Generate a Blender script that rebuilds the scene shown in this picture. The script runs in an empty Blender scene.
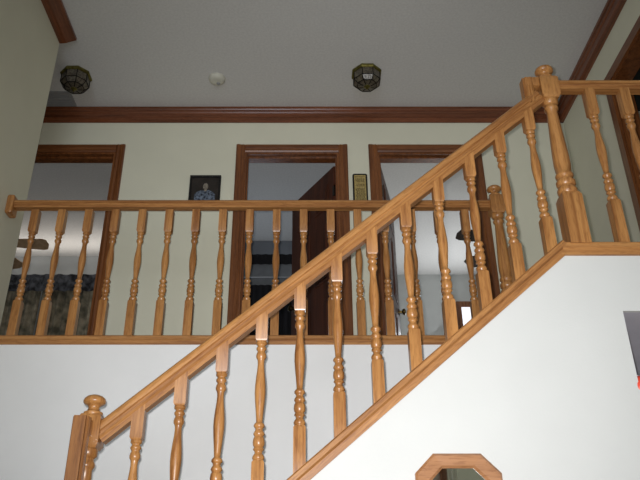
import bpy, bmesh, math, random
from mathutils import Vector, Matrix
random.seed(7)
S = bpy.context.scene
COL = S.collection
# ---------------------------------------------------------------- camera
cam_d = bpy.data.cameras.new('camera'); cam = bpy.data.objects.new('camera', cam_d); COL.objects.link(cam)
cam.location = (0, 0, 1.43)
cam.rotation_euler = (math.radians(90 + 27.7), 0, 0)
cam_d.sensor_width = 36; cam_d.lens = 722 / 640 * 36
cam_d.shift_x = 14 / 640
cam_d.clip_start = 0.05
S.camera = cam
# ---------------------------------------------------------------- world, light, exposure
S.view_settings.view_transform = 'Standard'; S.view_settings.look = 'None'
S.view_settings.gamma = 1; S.view_settings.exposure = 0.0
w = bpy.data.worlds.new('world'); S.world = w; w.use_nodes = True
w.node_tree.nodes['Background'].inputs[0].default_value = (0.75, 0.86, 1, 1)
w.node_tree.nodes['Background'].inputs[1].default_value = 0.6

def light(name, kind, loc, aim, energy, color=(1, 1, 1), **kw):
    d = bpy.data.lights.new(name, kind); d.energy = energy; d.color = color
    for k, v in kw.items(): setattr(d, k, v)
    o = bpy.data.objects.new(name, d); COL.objects.link(o); o.location = loc
    o.rotation_euler = (Vector(aim) - Vector(loc)).to_track_quat('-Z', 'Y').to_euler()
    return o
# the flash of the camera that took the photograph
light('camera_flash', 'SPOT', (-0.022, 0.02, 1.465), (0.2, 3.0, 2.65), 362, (1, 0.99, 0.985),
      spot_size=math.radians(78), spot_blend=1.0, shadow_soft_size=0.012)
# fill light added for daylight, at the unseen foyer window behind the camera
light('foyer_fill', 'AREA', (-0.5, -2.95, 2.3), (0.2, 3, 3.2), 72, (0.80, 0.89, 1), shape='RECTANGLE', size=2.0, size_y=2.6)
light('bedroom_daylight', 'AREA', (-2.9, 7.33, 4.86), (-2.9, 7.05, 5.2), 5, (1, 0.93, 0.86), shape='RECTANGLE', size=2.2, size_y=0.25)
light('study_daylight', 'AREA', (1.9, 7.9, 4.0), (1.4, 5.6, 4.6), 24, (0.93, 0.96, 1), shape='RECTANGLE', size=0.8, size_y=1.0)
light('middle_room_daylight', 'AREA', (-1.0+0.3, 6.9, 3.9), (-0.4, 5.6, 5.2), 3.6, (0.75, 0.85, 1), shape='RECTANGLE', size=0.7, size_y=0.7)

# ---------------------------------------------------------------- materials
def srgb(c):
    f = lambda v: (v / 255) / 12.92 if v / 255 <= .04045 else (((v / 255) + .055) / 1.055) ** 2.4
    return (f(c[0]), f(c[1]), f(c[2]), 1)
def new_mat(name, rough=0.5, spec=0.5):
    m = bpy.data.materials.new(name); m.use_nodes = True
    b = m.node_tree.nodes['Principled BSDF']
    b.inputs['Roughness'].default_value = rough
    b.inputs['Specular IOR Level'].default_value = spec
    return m, m.node_tree, b
def speck(name, c, c2=None, scale=40, rough=0.6, bump=0.0, bscale=120, metal=0, spec=0.4):
    m, nt, b = new_mat(name, rough, spec)
    b.inputs['Metallic'].default_value = metal
    tc = nt.nodes.new('ShaderNodeTexCoord')
    n = nt.nodes.new('ShaderNodeTexNoise'); n.inputs['Scale'].default_value = scale; n.inputs['Detail'].default_value = 4
    nt.links.new(tc.outputs['Object'], n.inputs['Vector'])
    r = nt.nodes.new('ShaderNodeValToRGB')
    c2 = c2 or tuple(v * .93 for v in c)
    r.color_ramp.elements[0].color = srgb(c2); r.color_ramp.elements[0].position = .35
    r.color_ramp.elements[1].color = srgb(c); r.color_ramp.elements[1].position = .65
    nt.links.new(n.outputs['Fac'], r.inputs['Fac']); nt.links.new(r.outputs['Color'], b.inputs['Base Color'])
    if bump:
        n2 = nt.nodes.new('ShaderNodeTexNoise'); n2.inputs['Scale'].default_value = bscale; n2.inputs['Detail'].default_value = 3
        nt.links.new(tc.outputs['Object'], n2.inputs['Vector'])
        bp = nt.nodes.new('ShaderNodeBump'); bp.inputs['Strength'].default_value = bump; bp.inputs['Distance'].default_value = .004
        nt.links.new(n2.outputs['Fac'], bp.inputs['Height']); nt.links.new(bp.outputs['Normal'], b.inputs['Normal'])
    return m
def wood(name, light_c, dark_c, axis='Z', rough=0.32, spec=0.5, k=1.0):
    m, nt, b = new_mat(name, rough, spec)
    tc = nt.nodes.new('ShaderNodeTexCoord'); oi = nt.nodes.new('ShaderNodeObjectInfo')
    add = nt.nodes.new('ShaderNodeVectorMath'); add.operation = 'ADD'
    sc = nt.nodes.new('ShaderNodeVectorMath'); sc.operation = 'SCALE'; sc.inputs['Scale'].default_value = 7.0
    comb = nt.nodes.new('ShaderNodeCombineXYZ')
    for i in range(3): nt.links.new(oi.outputs['Random'], comb.inputs[i])
    nt.links.new(comb.outputs[0], sc.inputs[0])
    nt.links.new(tc.outputs['Object'], add.inputs[0]); nt.links.new(sc.outputs[0], add.inputs[1])
    mp = nt.nodes.new('ShaderNodeMapping')
    s = {'X': (1.2, 34, 34), 'Y': (34, 1.2, 34), 'Z': (34, 34, 1.2)}[axis]
    mp.inputs['Scale'].default_value = tuple(v * k for v in s)
    nt.links.new(add.outputs[0], mp.inputs['Vector'])
    n = nt.nodes.new('ShaderNodeTexNoise'); n.inputs['Scale'].default_value = 1.0; n.inputs['Detail'].default_value = 6
    n.inputs['Roughness'].default_value = .65; n.inputs['Distortion'].default_value = .4
    nt.links.new(mp.outputs[0], n.inputs['Vector'])
    mp2 = nt.nodes.new('ShaderNodeMapping'); mp2.inputs['Scale'].default_value = tuple((v if v > 2 else 4) * 5 for v in s)
    nt.links.new(add.outputs[0], mp2.inputs['Vector'])
    n2 = nt.nodes.new('ShaderNodeTexNoise'); n2.inputs['Scale'].default_value = 1.0; n2.inputs['Detail'].default_value = 2
    nt.links.new(mp2.outputs[0], n2.inputs['Vector'])
    r = nt.nodes.new('ShaderNodeValToRGB')
    mid = tuple((a + c) / 2 for a, c in zip(light_c, dark_c))
    r.color_ramp.elements[0].color = srgb(dark_c); r.color_ramp.elements[0].position = .34
    r.color_ramp.elements[1].color = srgb(light_c); r.color_ramp.elements[1].position = .6
    nt.links.new(n.outputs['Fac'], r.inputs['Fac'])
    r2 = nt.nodes.new('ShaderNodeValToRGB')
    r2.color_ramp.elements[0].color = (.72, .66, .6, 1); r2.color_ramp.elements[0].position = .36
    r2.color_ramp.elements[1].color = (1, 1, 1, 1); r2.color_ramp.elements[1].position = .48
    nt.links.new(n2.outputs['Fac'], r2.inputs['Fac'])
    mx = nt.nodes.new('ShaderNodeMix'); mx.data_type = 'RGBA'; mx.blend_type = 'MULTIPLY'; mx.inputs['Factor'].default_value = .75
    nt.links.new(r.outputs['Color'], mx.inputs['A']); nt.links.new(r2.outputs['Color'], mx.inputs['B'])
    nt.links.new(mx.outputs['Result'], b.inputs['Base Color'])
    b.inputs['Coat Weight'].default_value = .12; b.inputs['Coat Roughness'].default_value = .25
    return m
OL, OD = (183, 130, 75), (136, 86, 43)
oak_x = wood('oak_along_x', OL, OD, 'X', rough=.45); oak_y = wood('oak_along_y', OL, OD, 'Y'); oak_z = wood('oak_along_z', OL, OD, 'Z')
oak_post = wood('oak_painted_shade', (150, 100, 54), (112, 68, 32), 'Z')  # darker oak copy; the drop piece's shade is put into this colour
DL, DD = (134, 82, 44), (94, 52, 26)
dark_x = wood('stained_oak_x', DL, DD, 'X'); dark_y = wood('stained_oak_y', DL, DD, 'Y'); dark_z = wood('stained_oak_z', DL, DD, 'Z')
CL, CD = (128, 74, 46), (90, 50, 30)
crown_x = wood('crown_oak_x', CL, CD, 'X', rough=.22); crown_y = wood('crown_oak_y', CL, CD, 'Y', rough=.3)
door_w = wood('door_wood', (96, 52, 32), (58, 30, 18), 'Z', k=.6, rough=.5)
mirror_w = wood('mirror_oak', (174, 124, 84), (150, 102, 64), 'X', k=.5)
wall_m = speck('wall_paint', (224, 222, 202), (220, 218, 198), scale=3, rough=.85, bump=.15, bscale=90, spec=.2)
stairwall_m = speck('stair_wall_paint', (211, 212, 210), (208, 209, 207), scale=3, rough=.8, bump=.12, bscale=90, spec=.2)
fascia_m = speck('fascia_paint', (236, 236, 236), (232, 232, 232), scale=3, rough=.8, bump=.12, bscale=90, spec=.2)
ceil_m = speck('ceiling_paint', (214, 213, 210), (206, 205, 202), scale=60, rough=.95, bump=.35, bscale=70, spec=.1)
room_m = speck('room_paint', (196, 198, 196), scale=3, rough=.9, spec=.2)
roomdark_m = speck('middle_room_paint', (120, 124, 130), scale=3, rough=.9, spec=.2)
hallgrey_m = speck('passage_paint', (206, 203, 214), scale=3, rough=.9, spec=.2)
carpet_m = speck('carpet', (150, 135, 115), (120, 105, 88), scale=200, rough=1, bump=.8, bscale=300, spec=0)
floor_m = wood('floor_boards', (150, 105, 65), (110, 72, 40), 'Y', k=.4)
brass_m = speck('antique_brass', (128, 122, 66), (96, 88, 44), scale=30, rough=.35, metal=.8)
lead_m = speck('dark_leading', (24, 20, 16), scale=30, rough=.5, metal=.6)
glassp_m = speck('patterned_glass', (104, 96, 80), (44, 38, 30), scale=75, rough=.3, bump=.6, bscale=90, spec=.8)
white_m = speck('white_plastic', (206, 204, 190), scale=10, rough=.5)
vent_m = speck('vent_metal', (150, 150, 150), scale=10, rough=.6)
black_m = speck('black_lacquer', (22, 20, 20), scale=10, rough=.4)
photo_bg = speck('photo_backdrop', (52, 46, 42), (38, 34, 30), scale=14, rough=.4)
skin_bw = speck('photo_face', (150, 142, 128), (104, 96, 86), scale=60, rough=.5)
cloth_bw = speck('photo_clothes', (118, 130, 148), (28, 34, 46), scale=60, rough=.5)
gold_m = speck('gold_plate', (188, 166, 108), (160, 138, 80), scale=60, rough=.4)
chrome_m = speck('dark_nickel', (120, 116, 108), scale=10, rough=.2, metal=1)
brassk_m = speck('aged_brass_knob', (120, 100, 60), scale=10, rough=.25, metal=1)
valance_m = speck('dark_floral_fabric', (96, 98, 104), (26, 26, 30), scale=16, rough=.9)
curtain_m = speck('olive_brown_fabric', (170, 158, 134), (96, 92, 76), scale=9, rough=.9)
blackcloth_m = speck('black_fabric', (24, 22, 24), scale=20, rough=.95)
shade_m = speck('grey_blind', (118, 120, 122), scale=20, rough=.8)
fan_m = speck('tan_fan_blade', (206, 172, 136), (184, 150, 114), scale=20, rough=.5)
fandk_m = speck('dark_fan_blade', (70, 62, 56), (56, 50, 44), scale=20, rough=.95, spec=.1)
dots_m = speck('carved_recess', (110, 66, 36), scale=20, rough=.7)
red_m = speck('red_orange_glass', (236, 84, 62), (226, 70, 50), scale=6, rough=.4)
def emis(name, c, s):
    m, nt, b = new_mat(name); b.inputs['Base Color'].default_value = srgb(c)
    b.inputs['Emission Color'].default_value = srgb(c); b.inputs['Emission Strength'].default_value = s; return m
day_m = emis('daylight_pane', (235, 240, 250), 1.1)
dayg_m = emis('reflection_pane', (128, 128, 112), .55)  # glowing pane added for the mirror to reflect
mir_m, _, mb_ = new_mat('silvered_glass', .02); mb_.inputs['Metallic'].default_value = 1; mb_.inputs['Base Color'].default_value = (.85, .87, .86, 1)

# ---------------------------------------------------------------- mesh helpers
def box(bm, x0, x1, y0, y1, z0, z1, bev=0):
    r = bmesh.ops.create_cube(bm, size=1)
    vs = r['verts']
    for v in vs:
        v.co = Vector((x0 + (v.co.x + .5) * (x1 - x0), y0 + (v.co.y + .5) * (y1 - y0), z0 + (v.co.z + .5) * (z1 - z0)))
    if bev:
        es = list({e for v in vs for e in v.link_edges})
        bmesh.ops.bevel(bm, geom=es, offset=bev, segments=2, affect='EDGES', profile=.5)
def lathe(bm, prof, n=20, cx=0, cy=0, axis='Z', loc=(0, 0, 0), rot=0):
    """prof: list of (z, r)"""
    rings = []
    for z, r in prof:
        ring = []
        for i in range(n):
            a = 2 * math.pi * (i + rot) / n
            p = (cx + r * math.cos(a), cy + r * math.sin(a), z)
            if axis == 'Y': p = (p[0], p[2], p[1])
            if axis == 'X': p = (p[2], p[0], p[1])
            ring.append(bm.verts.new(Vector(p) + Vector(loc)))
        rings.append(ring)
    for a, b in zip(rings, rings[1:]):
        for i in range(n):
            bm.faces.new((a[i], a[(i + 1) % n], b[(i + 1) % n], b[i]))
    bm.faces.new(rings[0][::-1]); bm.faces.new(rings[-1])
def extrude_prof(bm, pts, axis, a, b):
    """closed 2D profile pts extruded along axis from a to b. X:(y,z) Y:(x,z) Z:(x,y)"""
    def P(p, t): return {'X': (t, p[0], p[1]), 'Y': (p[0], t, p[1]), 'Z': (p[0], p[1], t)}[axis]
    A = [bm.verts.new(P(p, a)) for p in pts]; B = [bm.verts.new(P(p, b)) for p in pts]
    n = len(pts)
    for i in range(n): bm.faces.new((A[i], A[(i + 1) % n], B[(i + 1) % n], B[i]))
    bm.faces.new(A[::-1]); bm.faces.new(B)
def obj(name, bm, mat, parent=None, smooth=None, loc=None, rot=None):
    bmesh.ops.recalc_face_normals(bm, faces=bm.faces[:])
    me = bpy.data.meshes.new(name); bm.to_mesh(me); bm.free()
    for m in (mat if isinstance(mat, (list, tuple)) else [mat]): me.materials.append(m)
    o = bpy.data.objects.new(name, me); COL.objects.link(o)
    if smooth:
        me.polygons.foreach_set('use_smooth', [True] * len(me.polygons))
        me.set_sharp_from_angle(angle=math.radians(smooth))
    if parent: o.parent = parent
    if loc is not None: o.location = loc
    if rot is not None: o.rotation_euler = rot
    return o
def thing(name, label, cat, loc, group=None):
    o = bpy.data.objects.new(name, None); COL.objects.link(o); o.location = loc; o.empty_display_size = .1
    o['label'] = label; o['category'] = cat
    if group: o['group'] = group
    return o
def tag(o, label, cat, group=None):
    o['label'] = label; o['category'] = cat
    if group: o['group'] = group
    return o
def struct(name, bm, mat, smooth=None):
    o = obj(name, bm, mat, smooth=smooth); o['kind'] = 'structure'; return o
def sempty(name, loc):
    o = bpy.data.objects.new(name, None); COL.objects.link(o); o.location = loc; o['kind'] = 'structure'; return o
def slab(name, mat, *b):
    bm = bmesh.new(); box(bm, *b); return struct(name, bm, mat)
NB = bmesh.new

# ---------------------------------------------------------------- dimensions
YS, YB, YW, ZC, Z2 = 2.69, 3.77, 4.82, 5.2, 2.75      # stair plane, balcony plane, back wall, ceiling, upper floor
XL, XR = -1.80, 2.12
SL = .845; ANG = math.atan(SL)
XN, XLOW = 1.14, -0.80                                # newels
cap = lambda x: 2.819 + SL * (x - 1.056)              # top of the sloped cap
ZCAP = 2.819

# ---------------------------------------------------------------- structure
slab('floor', floor_m, -3.2, 3.2, -3.3, 8.3, -.1, 0)
slab('ceiling', ceil_m, -4.8, 3.4, -3.3, 8.35, ZC, ZC + .1)
bm = NB(); box(bm, -3.2, XR, YB + .02, YW, Z2 - .2, Z2); box(bm, XN + .03, XR, YS + .02, YB + .02, Z2 - .2, Z2)
struct('floor_upper', bm, carpet_m)
slab('floor_bedrooms', carpet_m, -4.8, 3.4, YW, 8.3, Z2 - .2, Z2)
slab('wall_left', wall_m, XL - .12, XL, -3.2, 4.0, 0, ZC)
bm = NB()                                             # right wall with a doorway on the landing
d0, d1, dz = 3.14, 3.93, 4.725
box(bm, XR, XR + .12, -3.2, d0, 0, ZC); box(bm, XR, XR + .12, d1, YW, 0, ZC)
box(bm, XR, XR + .12, d0, d1, dz, ZC); box(bm, XR, XR + .12, d0, d1, 0, Z2)
struct('wall_right', bm, wall_m)
# back wall with three door openings
T = .12
doors = [(-2.33, -1.53), (-.489, .262), (.575, 1.336)]
OZ = 4.752
bm = NB(); xs = [-3.2] + [v for d in doors for v in d] + [3.4]
for i in range(0, len(xs), 2): box(bm, xs[i], xs[i + 1], YW, YW + T, Z2, ZC)
for a, b in doors: box(bm, a, b, YW, YW + T, OZ, ZC)
box(bm, -3.2, 3.4, YW, YW + T, 0, Z2)
struct('wall_back', bm, wall_m)
slab('wall_hall_end', wall_m, -3.3, -3.2, 3.9, YW, Z2, ZC)
slab('wall_hall_return', wall_m, -3.2, XL - .12, 3.86, 3.98, Z2 - .24, ZC)
slab('wall_fascia', fascia_m, XL, XN + .03, YB - .02, YB + .02, 0, Z2 + .005)
# rear wall behind the photographer, open where the tall window is
bm = NB(); box(bm, XL - .12, -1.5, -3.2, -3.08, 0, ZC); box(bm, .5, XR, -3.2, -3.08, 0, ZC)
box(bm, -1.5, .5, -3.2, -3.08, 0, 1.0); box(bm, -1.5, .5, -3.2, -3.08, 3.6, ZC)
struct('wall_rear', bm, speck('rear_paint', (200, 186, 172), scale=3, rough=.85))
# front wall under the stair, with the passage opening at its right
OX, OZT = 1.262, 2.517
bm = NB()
extrude_prof(bm, [(XLOW, 0), (XLOW, cap(XLOW) - .06), (1.068, ZCAP - .05), (XR, ZCAP - .05), (XR, OZT), (OX, OZT), (OX, 0)], 'Y', YS - .012, YS + .004)
struct('wall_stair', bm, stairwall_m)
slab('wall_passage', hallgrey_m, OX - .35, XR, YB + .03, YB + .08, 0, Z2 - .24)
slab('ceiling_passage', hallgrey_m, OX - .4, XR, YS + .005, YB + .03, OZT, OZT + .02)
slab('wall_passage_left', hallgrey_m, OX - .35, OX - .3, YS + .012, YB + .03, 0, OZT)
# second walls / rooms behind
slab('wall_partition_1', room_m, -1.06, -.98, YW + T, 8.1, Z2, ZC)
slab('wall_partition_2', room_m, .36, .44, YW + T, 8.1, Z2, ZC)
slab('wall_bedroom_left', room_m, -4.8, -4.7, YW, 8.1, Z2, ZC)
slab('wall_far_left', room_m, -4.7, -1.06, 7.6, 7.7, Z2, ZC)
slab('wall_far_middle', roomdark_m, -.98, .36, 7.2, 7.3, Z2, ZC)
slab('wall_far_right', room_m, .44, 3.3, 8.1, 8.2, Z2, ZC)
slab('wall_study_right', room_m, 3.3, 3.4, YW, 8.1, Z2, ZC)
slab('wall_landing_room', speck('landing_room_shade', (44, 50, 46), scale=3, rough=.9), 3.3, 3.4, 2.4, YW, Z2, ZC)  # near-black colour carries the shade of the unlit room
slab('wall_landing_room_end', bpy.data.materials['landing_room_shade'], XR + .12, 3.3, 2.4, 2.5, Z2, ZC)
slab('ceiling_shade_sheet', bpy.data.materials['landing_room_shade'], XR + .12, 3.3, 2.5, YW, ZC - .03, ZC - .002)  # dark sheet added under the white ceiling, painted as shade
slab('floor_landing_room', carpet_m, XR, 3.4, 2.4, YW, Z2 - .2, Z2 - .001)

# crown mouldings: flat board with two steps
def crown_pts(s=1):
    # distance out from the wall, height below ceiling
    return [(0, 0), (-.045 * s, 0), (-.045 * s, -.022), (-.036 * s, -.032), (-.036 * s, -.05), (-.026 * s, -.062), (-.026 * s, -.1), (-.034 * s, -.108), (-.034 * s, -.122), (-.02 * s, -.15), (0, -.15)]
bm = NB(); extrude_prof(bm, [(YW + y, ZC + z) for y, z in crown_pts(.55)], 'X', -3.2, XR); struct('trim_1', bm, crown_x)
bm = NB(); extrude_prof(bm, [(XR + x, ZC + z) for x, z in crown_pts()], 'Y', -3.0, YW); struct('trim_2', bm, crown_y)
bm = NB(); extrude_prof(bm, [(XL, ZC), (XL + .12, ZC), (XL + .12, ZC - .02), (XL + .09, ZC - .03), (XL + .05, ZC - .045), (XL + .02, ZC - .05), (XL, ZC - .05)], 'Y', -3.0, 4.0)
struct('trim_3', bm, crown_y)

# base boards under the railings
def base_pts(y, z, t=.057):     # profile in (y,z): rounded shoe on a flat band, front facing -Y
    return [(y - .035, z - .006), (y - .028, z), (y + .035, z), (y + .035, z - t), (y - .024, z - t), (y - .024, z - t * .55), (y - .028, z - t * .5), (y - .036, z - t * .42)]
bm = NB(); extrude_prof(bm, base_pts(YB, 2.806, .052), 'X', XL, XN + .02); struct('trim_4', bm, oak_x)
bm = NB(); extrude_prof(bm, base_pts(YS, ZCAP), 'X', 1.056, XR); struct('trim_5', bm, oak_x)
L = (1.056 - XLOW) / math.cos(ANG)
bm = NB(); extrude_prof(bm, base_pts(0, 0, .054), 'X', -L, .012)
o = struct('trim_6', bm, oak_x); o.location = (1.056, YS, ZCAP); o.rotation_euler = (0, -ANG, 0)

# stairs between the stair wall and the fascia
ZL = 1.03
bm = NB(); n = 9; rz = (Z2 - ZL) / n; run = (XN - XLOW) / n
for i in range(n - 1):
    x0 = XLOW + (i + 1) * run; z1 = ZL + (i + 1) * rz
    box(bm, x0, x0 + run, YS + .035, YB - .025, z1 - rz - .12, z1)
struct('floor_stairs', bm, carpet_m)
slab('floor_landing_lower', carpet_m, XL, XLOW + .2155, YS + .035, YB - .025, 0, ZL)
slab('floor_landing_edge', carpet_m, XL, XLOW + .04, YS - .05, YS + .035, 0, ZL)
bm = NB(); nn = 5
for i in range(1, nn): box(bm, XL, XLOW - .03, YS - .05 - i * .24, YS - .05 - (i - 1) * .24, 0, ZL - i * ZL / nn)
struct('floor_lower_steps', bm, carpet_m)

# ---------------------------------------------------------------- railings
HW = .0228
def turned(h0, h1, w=HW):
    T_ = [(0, .80), (.010, .94), (.026, .94), (.036, .68), (.046, .66), (.058, .86), (.072, .88), (.084, .68), (.094, .64), (.108, .80), (.128, .88), (.146, .84), (.16, .66), (.17, .60),
          (.2, .56), (.25, .62), (.32, .78), (.39, .90), (.45, .92), (.52, .82), (.60, .66), (.66, .56), (.69, .53),
          (.70, .74), (.712, .90), (.726, .90), (.738, .66), (.752, .60), (.770, .82), (.785, .94), (.798, .80), (.806, .72), (.82, .90), (.85, .98), (.875, .92), (.89, .72),
          (.898, .84), (.91, .90), (.92, .66), (.938, .62), (.952, .86), (.966, .98), (.98, .98), (.99, .80), (1, .78)]
    return [(h1 - t * (h1 - h0), r * w) for t, r in T_][::-1]
def block(bm, w, z0, z1, ch=.008, top=True, bot=True):
    """square block; chamfered shoulders at its turned end(s)"""
    def ring(z, r): return [bm.verts.new((sx * r, sy * r, z)) for sx, sy in ((-1, -1), (1, -1), (1, 1), (-1, 1))]
    rs = []
    rs.append(ring(z0, w * (.8 if bot else 1)));
    if bot: rs.append(ring(z0 + ch, w))
    if top: rs.append(ring(z1 - ch, w))
    rs.append(ring(z1, w * (.8 if top else 1)))
    for a, b in zip(rs, rs[1:]):
        for i in range(4): bm.faces.new((a[i], a[(i + 1) % 4], b[(i + 1) % 4], b[i]))
    bm.faces.new(rs[0][::-1]); bm.faces.new(rs[-1])
def baluster(H, bot, top, parent, loc, slope=False, name='baluster'):
    bm = NB()
    block(bm, HW, 0 if not slope else -.02, bot, bot=False)
    lathe(bm, turned(bot - .002, H - top + .002), 18)
    block(bm, HW, H - top, H + (.02 if slope else 0), top=False)
    return obj(name, bm, oak_z, parent, smooth=50, loc=loc)
def copy_to(o, loc, parent):
    c = o.copy(); COL.objects.link(c); c.parent = parent; c.location = loc
    for ch in o.children:
        d = ch.copy(); COL.objects.link(d); d.parent = c
    return c
RAILP = [(-.022, -.052), (.022, -.052), (.022, -.040), (.025, -.0385), (.030, -.034), (.030, -.030), (.024, -.028), (.024, -.025), (.031, -.022), (.032, -.014), (.029, -.007), (.022, -.002), (.012, 0),
         (-.012, 0), (-.022, -.002), (-.029, -.007), (-.032, -.014), (-.031, -.022), (-.024, -.025), (-.024, -.028), (-.030, -.030), (-.030, -.034), (-.025, -.0385), (-.022, -.040)]
def newel(parent, loc, zb, H, NW=.043, blk_bot=.25):
    """zb: bottom below origin; H: top of the square head; origin at the cap"""
    bm = NB()
    block(bm, NW, zb, blk_bot, .02, bot=False)
    hb = H - .125
    t0, t1 = blk_bot - .005, hb + .005
    P = [(0, .8), (.02, .98), (.05, 1), (.07, .85), (.085, .8), (.10, .95), (.13, .97), (.15, .8), (.165, .76), (.18, .9), (.2, .9), (.215, .76),
         (.3, .86), (.4, .84), (.6, .72), (.8, .60), (.87, .56), (.885, .72), (.905, .76), (.92, .62), (.935, .6), (.95, .82), (.98, .86), (1, .8)]
    lathe(bm, [(t0 + t * (t1 - t0), r * NW) for t, r in P], 24)
    block(bm, NW, hb, H, .014)
    n_ = obj('newel_post', bm, oak_z, parent, smooth=50, loc=loc)
    bm = NB()
    F = [(H - .004, .80), (H + .004, .86), (H + .010, .84), (H + .014, .62), (H + .022, .50), (H + .030, .50), (H + .036, .60), (H + .040, .84), (H + .046, .98), (H + .054, 1.0), (H + .062, .92), (H + .070, .70), (H + .075, .40), (H + .077, .1)]
    lathe(bm, [(z, r * NW) for z, r in F], 24)
    obj('finial', bm, oak_z, n_, smooth=40)
    return n_
# --- stair railing
sr = thing('stair_railing', 'honey oak stair railing sloping up in front of the balcony, on the white stair wall', 'railing', (XLOW, YS, cap(XLOW)))
X0, DX = -.622, .1495
def W(p): return (p[0] - sr.location.x, p[1] - sr.location.y, p[2] - sr.location.z)
b0 = None
for k in range(12):
    x = X0 + DX * k; loc = W((x, YS, cap(x)))
    if b0 is None: b0 = baluster(.73, .157, .12, sr, loc, slope=True)
    else: copy_to(b0, loc, sr)
railtop = lambda x: cap(x) + .795
bm = NB(); xa, xb = XLOW + .012, 1.066
extrude_prof(bm, [(y * 1.0, z * 1.42) for y, z in RAILP], 'X', 0, (xb - xa) / math.cos(ANG))
obj('handrail', bm, oak_x, sr, smooth=35, loc=W((xa, YS, railtop(xa))), rot=(0, -ANG, 0))
# upper gooseneck: short vertical piece of rail, mitred into a level piece that meets the newel
ZR = 3.70
bm = NB(); g = [(x_, y_) for y_, x_ in RAILP]
extrude_prof(bm, [(x_ + 1.072, y_ ) for x_, y_ in g], 'Z', railtop(1.045) - .055, ZR - .004)
box(bm, 1.03, XN - .02, -.028, .028, ZR - .05, ZR, .005)
for v in bm.verts: v.co -= Vector((sr.location.x, 0, sr.location.z))
obj('gooseneck', bm, oak_z, sr, smooth=35)
newel(sr, W((XN, YS, ZCAP - .005)), -.005, 3.706 - ZCAP)
newel(sr, W((XLOW + .005, YS, cap(XLOW))), -(cap(XLOW) - ZL), 2.103 - cap(XLOW), NW=.042, blk_bot=.14)
# --- lower flight railing coming down towards the viewer: vertical drop piece beside the lower newel, then sloping
lr = thing('lower_stair_railing', 'oak handrail drop piece against the left newel at the foot of the sloping railing', 'railing', (XLOW - .005, 2.6, 0))
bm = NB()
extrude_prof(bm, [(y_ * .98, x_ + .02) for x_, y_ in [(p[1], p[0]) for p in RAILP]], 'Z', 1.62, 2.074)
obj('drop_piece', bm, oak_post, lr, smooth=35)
bm = NB(); box(bm, -.026, .026, .0, .046, 2.015, 2.074, .004); obj('level_piece', bm, oak_z, lr)
bm = NB(); extrude_prof(bm, RAILP, 'X', 0, 1.45)
obj('handrail', bm, oak_x, lr, smooth=35, loc=(0, .01, 1.66), rot=(0, ANG, -math.pi / 2))
newel(lr, (0, -1.12, 0), 0, .82, blk_bot=.2)
# --- balcony railing
br = thing('balcony_railing', 'long level oak balcony railing on the upstairs hall edge, ending at the left wall', 'railing', (XL, YB, 2.806))
bx = [(-1.622 + .1608 * k) for k in range(17)]
b1 = None
for x in bx:
    loc = (x - XL, 0, 0)
    if b1 is None: b1 = baluster(.80, .215, .150, br, loc)
    else: copy_to(b1, loc, br)
bm = NB(); extrude_prof(bm, [(y, z) for y, z in RAILP], 'X', .012, XN - XL - .03)
obj('handrail', bm, oak_x, br, smooth=35, loc=(0, 0, 3.672 - 2.806))
bm = NB(); box(bm, 0, .045, -.044, .044, 3.575 - 2.806, 3.70 - 2.806, .012)
obj('wall_rosette', bm, oak_z, br)
newel(br, (XN + .01 - XL, 0, 0), -.001, 3.705 - 2.806)
# --- landing railing
ld = thing('landing_railing', 'short level oak railing on the right landing, from the newel to the right edge', 'railing', (XN, YS, ZCAP))
b2 = None
for x in (1.329, 1.492, 1.655, 1.818, 1.981):
    loc = (x - XN, 0, 0)
    if b2 is None: b2 = baluster(.82, .215, .150, ld, loc)
    else: copy_to(b2, loc, ld)
bm = NB(); extrude_prof(bm, RAILP, 'X', .046, XR - XN)
obj('handrail', bm, oak_x, ld, smooth=35, loc=(0, 0, 3.684 - ZCAP))

# ---------------------------------------------------------------- doors
CW = .072
def casing_profile(bm, x0, x1, z0, z1, y, dirn=-1):
    pass
def doorframe(i, a, b, z0=Z2, zt=OZ):
    d = sempty('door_%d' % i, ((a + b) / 2, YW, z0)); cx = (a + b) / 2
    def U(bm_):
        for v in bm_.verts: v.co -= Vector((cx, YW, z0))
        return bm_
    prof = [(0, 0), (0, -.012), (.012, -.018), (.03, -.016), (.045, -.02), (.064, -.022), (CW, -.016), (CW, 0)]
    bm = NB(); extrude_prof(bm, [(a - p, YW + q) for p, q in prof], 'Z', z0, zt + CW)
    obj('casing', U(bm), dark_z, d)
    bm = NB(); extrude_prof(bm, [(b + p, YW + q) for p, q in prof], 'Z', z0, zt + CW)
    obj('casing', U(bm), dark_z, d)
    bm = NB(); extrude_prof(bm, [(YW + q - .0005, zt + p) for p, q in prof], 'X', a, b)
    obj('head_casing', U(bm), dark_x, d)
    bm = NB(); j = .014
    box(bm, a, a + j, YW - .004, YW + T + .004, z0, zt); box(bm, b - j, b, YW - .004, YW + T + .004, z0, zt)
    box(bm, a + j, b - j, YW - .004, YW + T + .004, zt - j, zt)
    box(bm, a + j, a + j + .012, YW + .04, YW + .075, z0, zt - j); box(bm, b - j - .012, b - j, YW + .04, YW + .075, z0, zt - j)
    box(bm, a + j + .012, b - j - .012, YW + .04, YW + .075, zt - j - .012, zt - j)
    obj('jamb', U(bm), dark_z, d)
    return d
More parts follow.
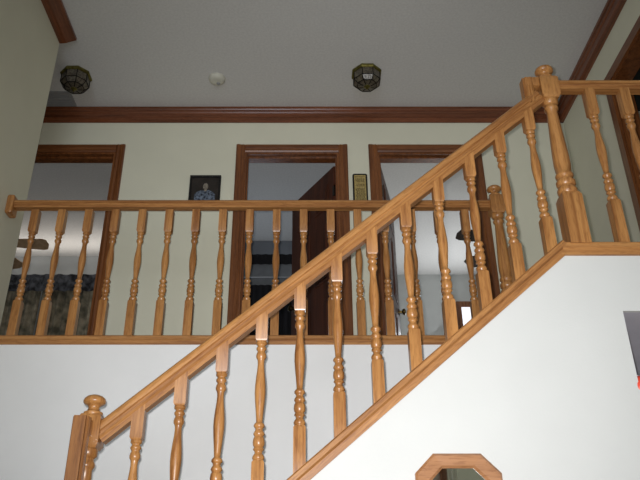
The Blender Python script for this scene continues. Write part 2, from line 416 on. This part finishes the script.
def leaf(parent, hinge, ang, wd=.72, side=1, hh=1.955, mat=door_w):
    """six panel door leaf; local x from the hinge"""
    e = NB(); t = .035
    box(e, 0, wd, -t / 2, t / 2, 0, hh)
    for (x0, x1) in ((.1, wd / 2 - .04), (wd / 2 + .04, wd - .1)):
        for (z0, z1) in ((.18, .82), (.98, 1.5), (1.62, 1.84)):
            for s in (-1, 1):
                y0, y1 = sorted((s * t / 2, s * (t / 2 + .006)))
                box(e, x0, x1, y0, y1, z0, z1, .002); 
                y0, y1 = sorted((s * t / 2, s * (t / 2 + .011)))
                box(e, x0 + .025, x1 - .025, y0, y1, z0 + .025, z1 - .025, .003)
    p = obj('door_leaf', e, mat, parent)
    p.location = Vector(hinge) - parent.location; p.rotation_euler = (0, 0, ang)
    bm = NB()
    for s in (-1, 1):
        lathe(bm, [(s * .017, .028), (s * .024, .028), (s * .026, .012), (s * .045, .011), (s * .05, .022), (s * .06, .028), (s * .07, .026), (s * .077, .012)], 16, axis='Y', loc=(wd - .06, 0, .93))
    obj('handle', bm, brassk_m, p, smooth=40)
    bm = NB()
    for z in (.2, 1.0, 1.72): box(bm, -.008, .02, side * .017 - .004, side * .017 + .004, z - .045, z + .045); lathe(bm, [(z - .05, .006), (z + .05, .006)], 8, cx=-.004, cy=side * .019)
    obj('hinge', bm, chrome_m, p)
    return p
doorframe(1, *doors[0])
d2 = doorframe(2, *doors[1])
leaf(d2, (.243, YW + T + .022, Z2 + .01), math.radians(90 + 29), side=1)
d3 = doorframe(3, *doors[2])
leaf(d3, (.596, YW + T + .022, Z2 + .01), math.radians(76), side=-1)
# landing doorway on the right wall
d4 = sempty('door_4', (XR, (d0 + d1) / 2, Z2))
bm = NB(); box(bm, -.02, 0, (d1 - d0) / 2, (d1 - d0) / 2 + .07, 0, dz - Z2 + .07); obj('casing', bm, dark_z, d4)
bm = NB(); box(bm, -.02, 0, -(d1 - d0) / 2 - .07, -(d1 - d0) / 2, 0, dz - Z2 + .07); obj('casing', bm, dark_z, d4)
bm = NB(); box(bm, -.02, 0, -(d1 - d0) / 2, (d1 - d0) / 2, dz - Z2, dz - Z2 + .07); obj('head_casing', bm, dark_y, d4)
bm = NB(); hw_ = (d1 - d0) / 2
box(bm, -.003, .123, hw_ - .014, hw_, 0, dz - Z2); box(bm, -.003, .123, -hw_, -hw_ + .014, 0, dz - Z2); box(bm, -.003, .123, -hw_ + .014, hw_ - .014, dz - Z2 - .014, dz - Z2)
box(bm, .04, .075, hw_ - .026, hw_ - .014, 0, dz - Z2 - .014); obj('jamb', bm, dark_z, d4)

# ---------------------------------------------------------------- things on the back wall
pic = thing('framed_portrait', 'black framed portrait photo of a seated person, hung left of the middle doorway', 'picture', (-.79, YW, 4.385))
bm = NB(); w_, h_ = .122, .142
box(bm, -w_, w_, -.022, 0, h_ - .016, h_, .002); box(bm, -w_, w_, -.022, 0, -h_, -h_ + .016, .002)
box(bm, -w_, -w_ + .016, -.022, 0, -h_ + .016, h_ - .016, .002); box(bm, w_ - .016, w_, -.022, 0, -h_ + .016, h_ - .016, .002)
obj('frame', bm, black_m, pic)
bm = NB(); box(bm, -w_ + .015, w_ - .015, -.010, -.001, -h_ + .015, h_ - .015); obj('print', bm, photo_bg, pic)
def flat(bm, pts, y): 
    extrude_prof(bm, pts, 'Y', y, y + .0012)
bm = NB(); flat(bm, [(.005 + .02 * math.cos(t), .042 + .032 * math.sin(t)) for t in [k * math.pi / 8 for k in range(16)]], -.0125); flat(bm, [(-.005, .0), (.014, .0), (.014, .02), (-.005, .02)], -.0122)
obj('printed_face', bm, skin_bw, pic)
bm = NB(); flat(bm, [(-.078, -.12), (-.08, -.03), (-.055, -.004), (-.02, .010), (.005, -.002), (.03, .010), (.062, -.008), (.082, -.03), (.08, -.12)], -.0118)
obj('printed_clothes', bm, cloth_bw, pic)

pl = thing('wall_plaque', 'narrow black plaque with rows of gold text, hung between the middle and right doorways', 'plaque', (.424, YW, 4.40))
bm = NB(); w_, h_ = .058, .142
pts = []
for cx_, cz_, a0 in ((w_ - .014, h_ - .014, 0), (-w_ + .014, h_ - .014, 90), (-w_ + .014, -h_ + .014, 180), (w_ - .014, -h_ + .014, 270)):
    for k in range(4): a = math.radians(a0 + k * 30); pts.append((cx_ + .014 * math.cos(a), cz_ + .014 * math.sin(a)))
extrude_prof(bm, pts, 'Y', -.018, 0); obj('backing_board', bm, black_m, pl)
bm = NB(); box(bm, -w_ + .013, w_ - .013, -.0195, -.0175, -h_ + .014, h_ - .014); obj('gold_plate', bm, gold_m, pl)
bm = NB(); z = h_ - .03
rr = random.Random(3)
while z > -h_ + .025:
    x = -w_ + .019 + rr.uniform(0, .012)
    while x < w_ - .024:
        l = rr.uniform(.006, .014); x2 = min(x + l, w_ - .019)
        box(bm, x, x2, -.0203, -.0193, z - .0022, z + .0022); x = x2 + .0035
    z -= .0095 if rr.random() < .8 else .019
obj('text_rows', bm, black_m, pl)

# ---------------------------------------------------------------- ceiling fixtures
def fixture(loc, label):
    t = thing('ceiling_light', label, 'ceiling light', loc, 'flush ceiling lights in the upstairs hall')
    bm = NB(); lathe(bm, [(0, .116), (-.012, .122), (-.02, .122), (-.028, .112)][::-1], 8, rot=.5); obj('rim', bm, brass_m, t)
    prof = [(-.028, .106), (-.095, .108), (-.128, .078), (-.14, .03)]
    bm = NB(); lathe(bm, prof[::-1], 8, rot=.5); obj('glass_shade', bm, glassp_m, t)
    # leading along every edge
    bm = NB()
    def bar(p, q, r=.0035):
        p, q = Vector(p), Vector(q); d = q - p; m = Matrix.Translation((p + q) / 2) @ d.to_track_quat('Z', 'Y').to_matrix().to_4x4()
        bmesh.ops.create_cone(bm, cap_ends=True, segments=6, radius1=r, radius2=r, depth=d.length, matrix=m)
    for i in range(8):
        a = 2 * math.pi * (i + .5) / 8; b = 2 * math.pi * (i + 1.5) / 8; mid = 2 * math.pi * (i + 1) / 8
        for (z0, r0), (z1, r1) in zip(prof, prof[1:]): bar((r0 * math.cos(a), r0 * math.sin(a), z0), (r1 * math.cos(a), r1 * math.sin(a), z1))
        for z0, r0 in prof[1:3]: bar((r0 * math.cos(a), r0 * math.sin(a), z0), (r0 * math.cos(b), r0 * math.sin(b), z0))
    obj('leading', bm, lead_m, t)
    bm = NB(); lathe(bm, [(-.165, .003), (-.16, .009), (-.152, .010), (-.147, .006), (-.143, .022), (-.138, .026)], 12); obj('finial_knob', bm, brass_m, t, smooth=40)
    return t
fixture((.470, 4.375, ZC), 'octagonal brass and glass flush ceiling light above the middle doorways')
fixture((-1.795, 4.40, ZC), 'octagonal brass and glass flush ceiling light beside the left wall')
sd = thing('smoke_detector', 'small round cream smoke detector on the ceiling between the two lights', 'smoke detector', (-.70, 4.44, ZC))
bm = NB(); lathe(bm, [(-.036, .035), (-.034, .05), (-.022, .062), (-.01, .066), (0, .066)], 28); obj('housing', bm, white_m, sd, smooth=40)
bm = NB(); lathe(bm, [(-.042, .012), (-.035, .016)], 14, cx=.01, cy=.02); obj('test_button', bm, vent_m, sd)
av = thing('air_vent', 'pale rectangular air vent on the ceiling beside the left wall', 'air vent', (-2.0, 4.69, ZC))
bm = NB(); box(bm, -.17, .1, -.09, -.075, -.012, 0); box(bm, -.17, .1, .075, .09, -.012, 0); box(bm, .085, .1, -.075, .075, -.012, 0); box(bm, -.17, -.155, -.075, .075, -.012, 0); obj('frame', bm, vent_m, av)
bm = NB()
for k in range(7): box(bm, -.155, .085, -.066 + k * .021, -.056 + k * .021, -.009, -.001)
obj('slats', bm, vent_m, av)

# ---------------------------------------------------------------- mirror on the stair wall
mr = thing('wall_mirror', 'elongated octagonal oak framed mirror on the white wall below the stairs', 'mirror', (.543, YS - .012, 1.72))
def octo(w, h, c): return [(-w + c, h), (w - c, h), (w, h - c), (w, -h + c), (w - c, -h), (-w + c, -h), (-w, -h + c), (-w, h - c)]
O1, O2, O3 = octo(.154, .238, .068), octo(.146, .230, .065), octo(.100, .187, .045)
bm = NB(); rings = []
for pts, y in ((O1, 0), (O1, -.018), (O2, -.026), (octo(.108, .195, .049), -.024), (O3, -.014), (O3, 0)):
    rings.append([bm.verts.new((x, y, z)) for x, z in pts])
for a, b in zip(rings, rings[1:] + rings[:1]):
    for i in range(8): bm.faces.new((a[i], a[(i + 1) % 8], b[(i + 1) % 8], b[i]))
obj('frame', bm, mirror_w, mr)
bm = NB(); extrude_prof(bm, O3, 'Y', -.012, -.004); obj('mirror_glass', bm, mir_m, mr)
rr = random.Random(5)
for sx in (-1, 1):
    for sz in (-1, 1):
        bm = NB()
        for k in range(16):
            u = rr.uniform(-.022, .022); v = rr.uniform(-.011, .011)
            x = sx * (.116 + v * .7 - u * .7); z = sz * (.190 + v * .7 + u * .7)
            lathe(bm, [(-.0265, .0009), (-.024, .0011)], 6, axis='Y', loc=(x, 0, z))
        obj('carved_dots', bm, dots_m, mr)

# red globe seen in the passage at the right edge
gl = thing('hanging_globe', 'red-orange rounded globe hanging in the grey passage opening at the right edge', 'hanging globe', (1.282, YS + .03, 2.212))
bm = NB(); R_ = .05; lathe(bm, [(-R_ * math.cos(t), max(.002, R_ * math.sin(t))) for t in [k * math.pi / 14 for k in range(15)]], 24); obj('globe', bm, red_m, gl, smooth=60)
bm = NB(); lathe(bm, [(.047, .006), (.053, .005), (.056, .001)], 12); lathe(bm, [(.06, .0006), (OZT - 2.212, .0006)], 6); obj('cord', bm, hallgrey_m, gl)

# ---------------------------------------------------------------- rooms beyond
def pleat(bm, x0, x1, y, z0, z1, amp=.03, pitch=.09, n=None):
    n = n or int((x1 - x0) / pitch * 8); F = []; B = []
    for i in range(n + 1):
        x = x0 + (x1 - x0) * i / n; yy = y - amp * math.sin(2 * math.pi * (x - x0) / pitch) * (.8 + .2 * math.sin(x * 9))
        F.append((x, yy))
    pts = F + [(x, yy + .006) for x, yy in F[::-1]]
    # faces by strips
    A = [[bm.verts.new((x, yy + d, z)) for x, yy in F] for d, z in ((0, z0), (0, z1), (.006, z1), (.006, z0))]
    for a, b in zip(A, A[1:] + A[:1]):
        for i in range(n): bm.faces.new((a[i], a[i + 1], b[i + 1], b[i]))
# left bedroom
cu = thing('curtains', 'olive brown full length curtains with a dark patterned valance in the left room', 'curtains', (-3.0, 7.5, Z2))
bm = NB(); pleat(bm, -1.4, -.0, 0, .05, 2.03); pleat(bm, .02, 1.35, 0, .05, 2.03); obj('curtain_panels', bm, curtain_m, cu, smooth=60)
bm = NB(); pleat(bm, -1.5, 1.45, -.09, 1.93, 2.13, amp=.02, pitch=.14); obj('valance', bm, valance_m, cu, smooth=60)
bm = NB(); box(bm, -1.5, 1.45, -.06, .09, 2.132, 2.145); obj('valance_board', bm, vent_m, cu)
bm = NB(); box(bm, -.56, -.42, -.062, -.04, 1.46, 1.48, .004); obj('tie_clip', bm, white_m, cu)
def fan(loc, start, mat, label, pitch=-12):
    t = thing('ceiling_fan', label, 'ceiling fan', loc)
    bm = NB(); lathe(bm, [(-.05, .03), (-.045, .08), (0, .1), (.05, .1), (.09, .06), (.1, .03)], 20); obj('motor', bm, brassk_m, t, smooth=40)
    bm = NB(); lathe(bm, [(.09, .013), (ZC - loc[2] - .03, .013)], 10); lathe(bm, [(ZC - loc[2] - .05, .03), (ZC - loc[2], .065)], 16); obj('down_rod', bm, brassk_m, t)
    bm = NB(); lathe(bm, [(-.13, .03), (-.12, .06), (-.09, .08), (-.05, .05)], 16); obj('lamp_bowl', bm, white_m, t, smooth=60)
    for k in range(5):
        a = math.radians(start + 72 * k)
        bm = NB(); extrude_prof(bm, [(.16, -.055), (.56, -.085), (.6, -.07), (.62, 0), (.6, .07), (.56, .085), (.16, .055)], 'Z', -.004, .004)
        b = obj('blade', bm, mat, t); b.rotation_euler = (math.radians(pitch), 0, a)
        bm = NB(); box(bm, .08, .2, -.015, .015, .004, .012); obj('blade_bracket', bm, brassk_m, b)
    return t
fan((-3.19, 6.36, 4.75), 6, fan_m, 'tan bladed ceiling fan in the left room beside the left wall')
fan((2.02, 6.2, 4.66), 125, fandk_m, 'dark bladed ceiling fan in the right room behind the stair balusters', 12)
# middle room window dressing
mc = thing('curtains', 'black curtains and valance with a pale grey blind in the dark middle room', 'curtains', (-.3, 7.14, Z2))
bm = NB(); pleat(bm, -.62, .6, -.0, 2.13, 2.25, amp=.008); obj('valance', bm, blackcloth_m, mc)
bm = NB(); box(bm, -.62, .6, .03, .04, 1.5, 2.14); obj('blind', bm, shade_m, mc)
bm = NB(); pleat(bm, -.62, .6, .0, .05, 1.88, amp=.012, pitch=.07); obj('curtain_panels', bm, blackcloth_m, mc, smooth=60)
bm = NB(); lathe(bm, [(-.62, .008), (.6, .008)], 8, axis='X', loc=(0, -.03, 1.96)); obj('curtain_rod', bm, vent_m, mc)
# right room window
wn = sempty('window_1', (1.97, 8.1, 4.40))
bm = NB(); w_, h_ = .10, .36
box(bm, -w_ - .06, w_ + .06, -.03, 0, h_, h_ + .07); box(bm, -w_ - .06, w_ + .06, -.03, 0, -h_ - .07, -h_); box(bm, -w_ - .06, -w_, -.03, 0, -h_, h_); box(bm, w_, w_ + .06, -.03, 0, -h_, h_)
obj('window_frame', bm, dark_z, wn)
bm = NB(); box(bm, -w_, w_, -.012, -.004, -h_, h_); obj('pane', bm, day_m, wn)
# unseen windows of the foyer, added for daylight and the mirror's reflection, behind the photographer
wf = sempty('window_2', (-.5, -3.14, 2.3))
bm = NB()
box(bm, -1.0, 1.0, -.03, .03, -1.3, -1.22); box(bm, -1.0, 1.0, -.03, .03, 1.22, 1.3); box(bm, -1.0, -.94, -.03, .03, -1.22, 1.22); box(bm, .94, 1.0, -.03, .03, -1.22, 1.22); box(bm, -.03, .03, -.03, .03, -1.22, 1.22)
obj('window_frame', bm, dark_z, wf)
wg = sempty('window_3', (1.80, -3.08, 2.85))
bm = NB(); box(bm, -.22, .22, 0, .02, -.5, .5); obj('pane', bm, dayg_m, wg)
bm = NB(); box(bm, -.3, -.22, 0, .04, -.58, .58); box(bm, .22, .3, 0, .04, -.58, .58); box(bm, -.22, .22, 0, .04, .5, .58); box(bm, -.22, .22, 0, .04, -.58, -.5); obj('window_frame', bm, dark_z, wg)
bm = NB(); pleat(bm, -.2, -.12, .06, -.5, .5, amp=.01, pitch=.05); obj('sheer', bm, white_m, wg)
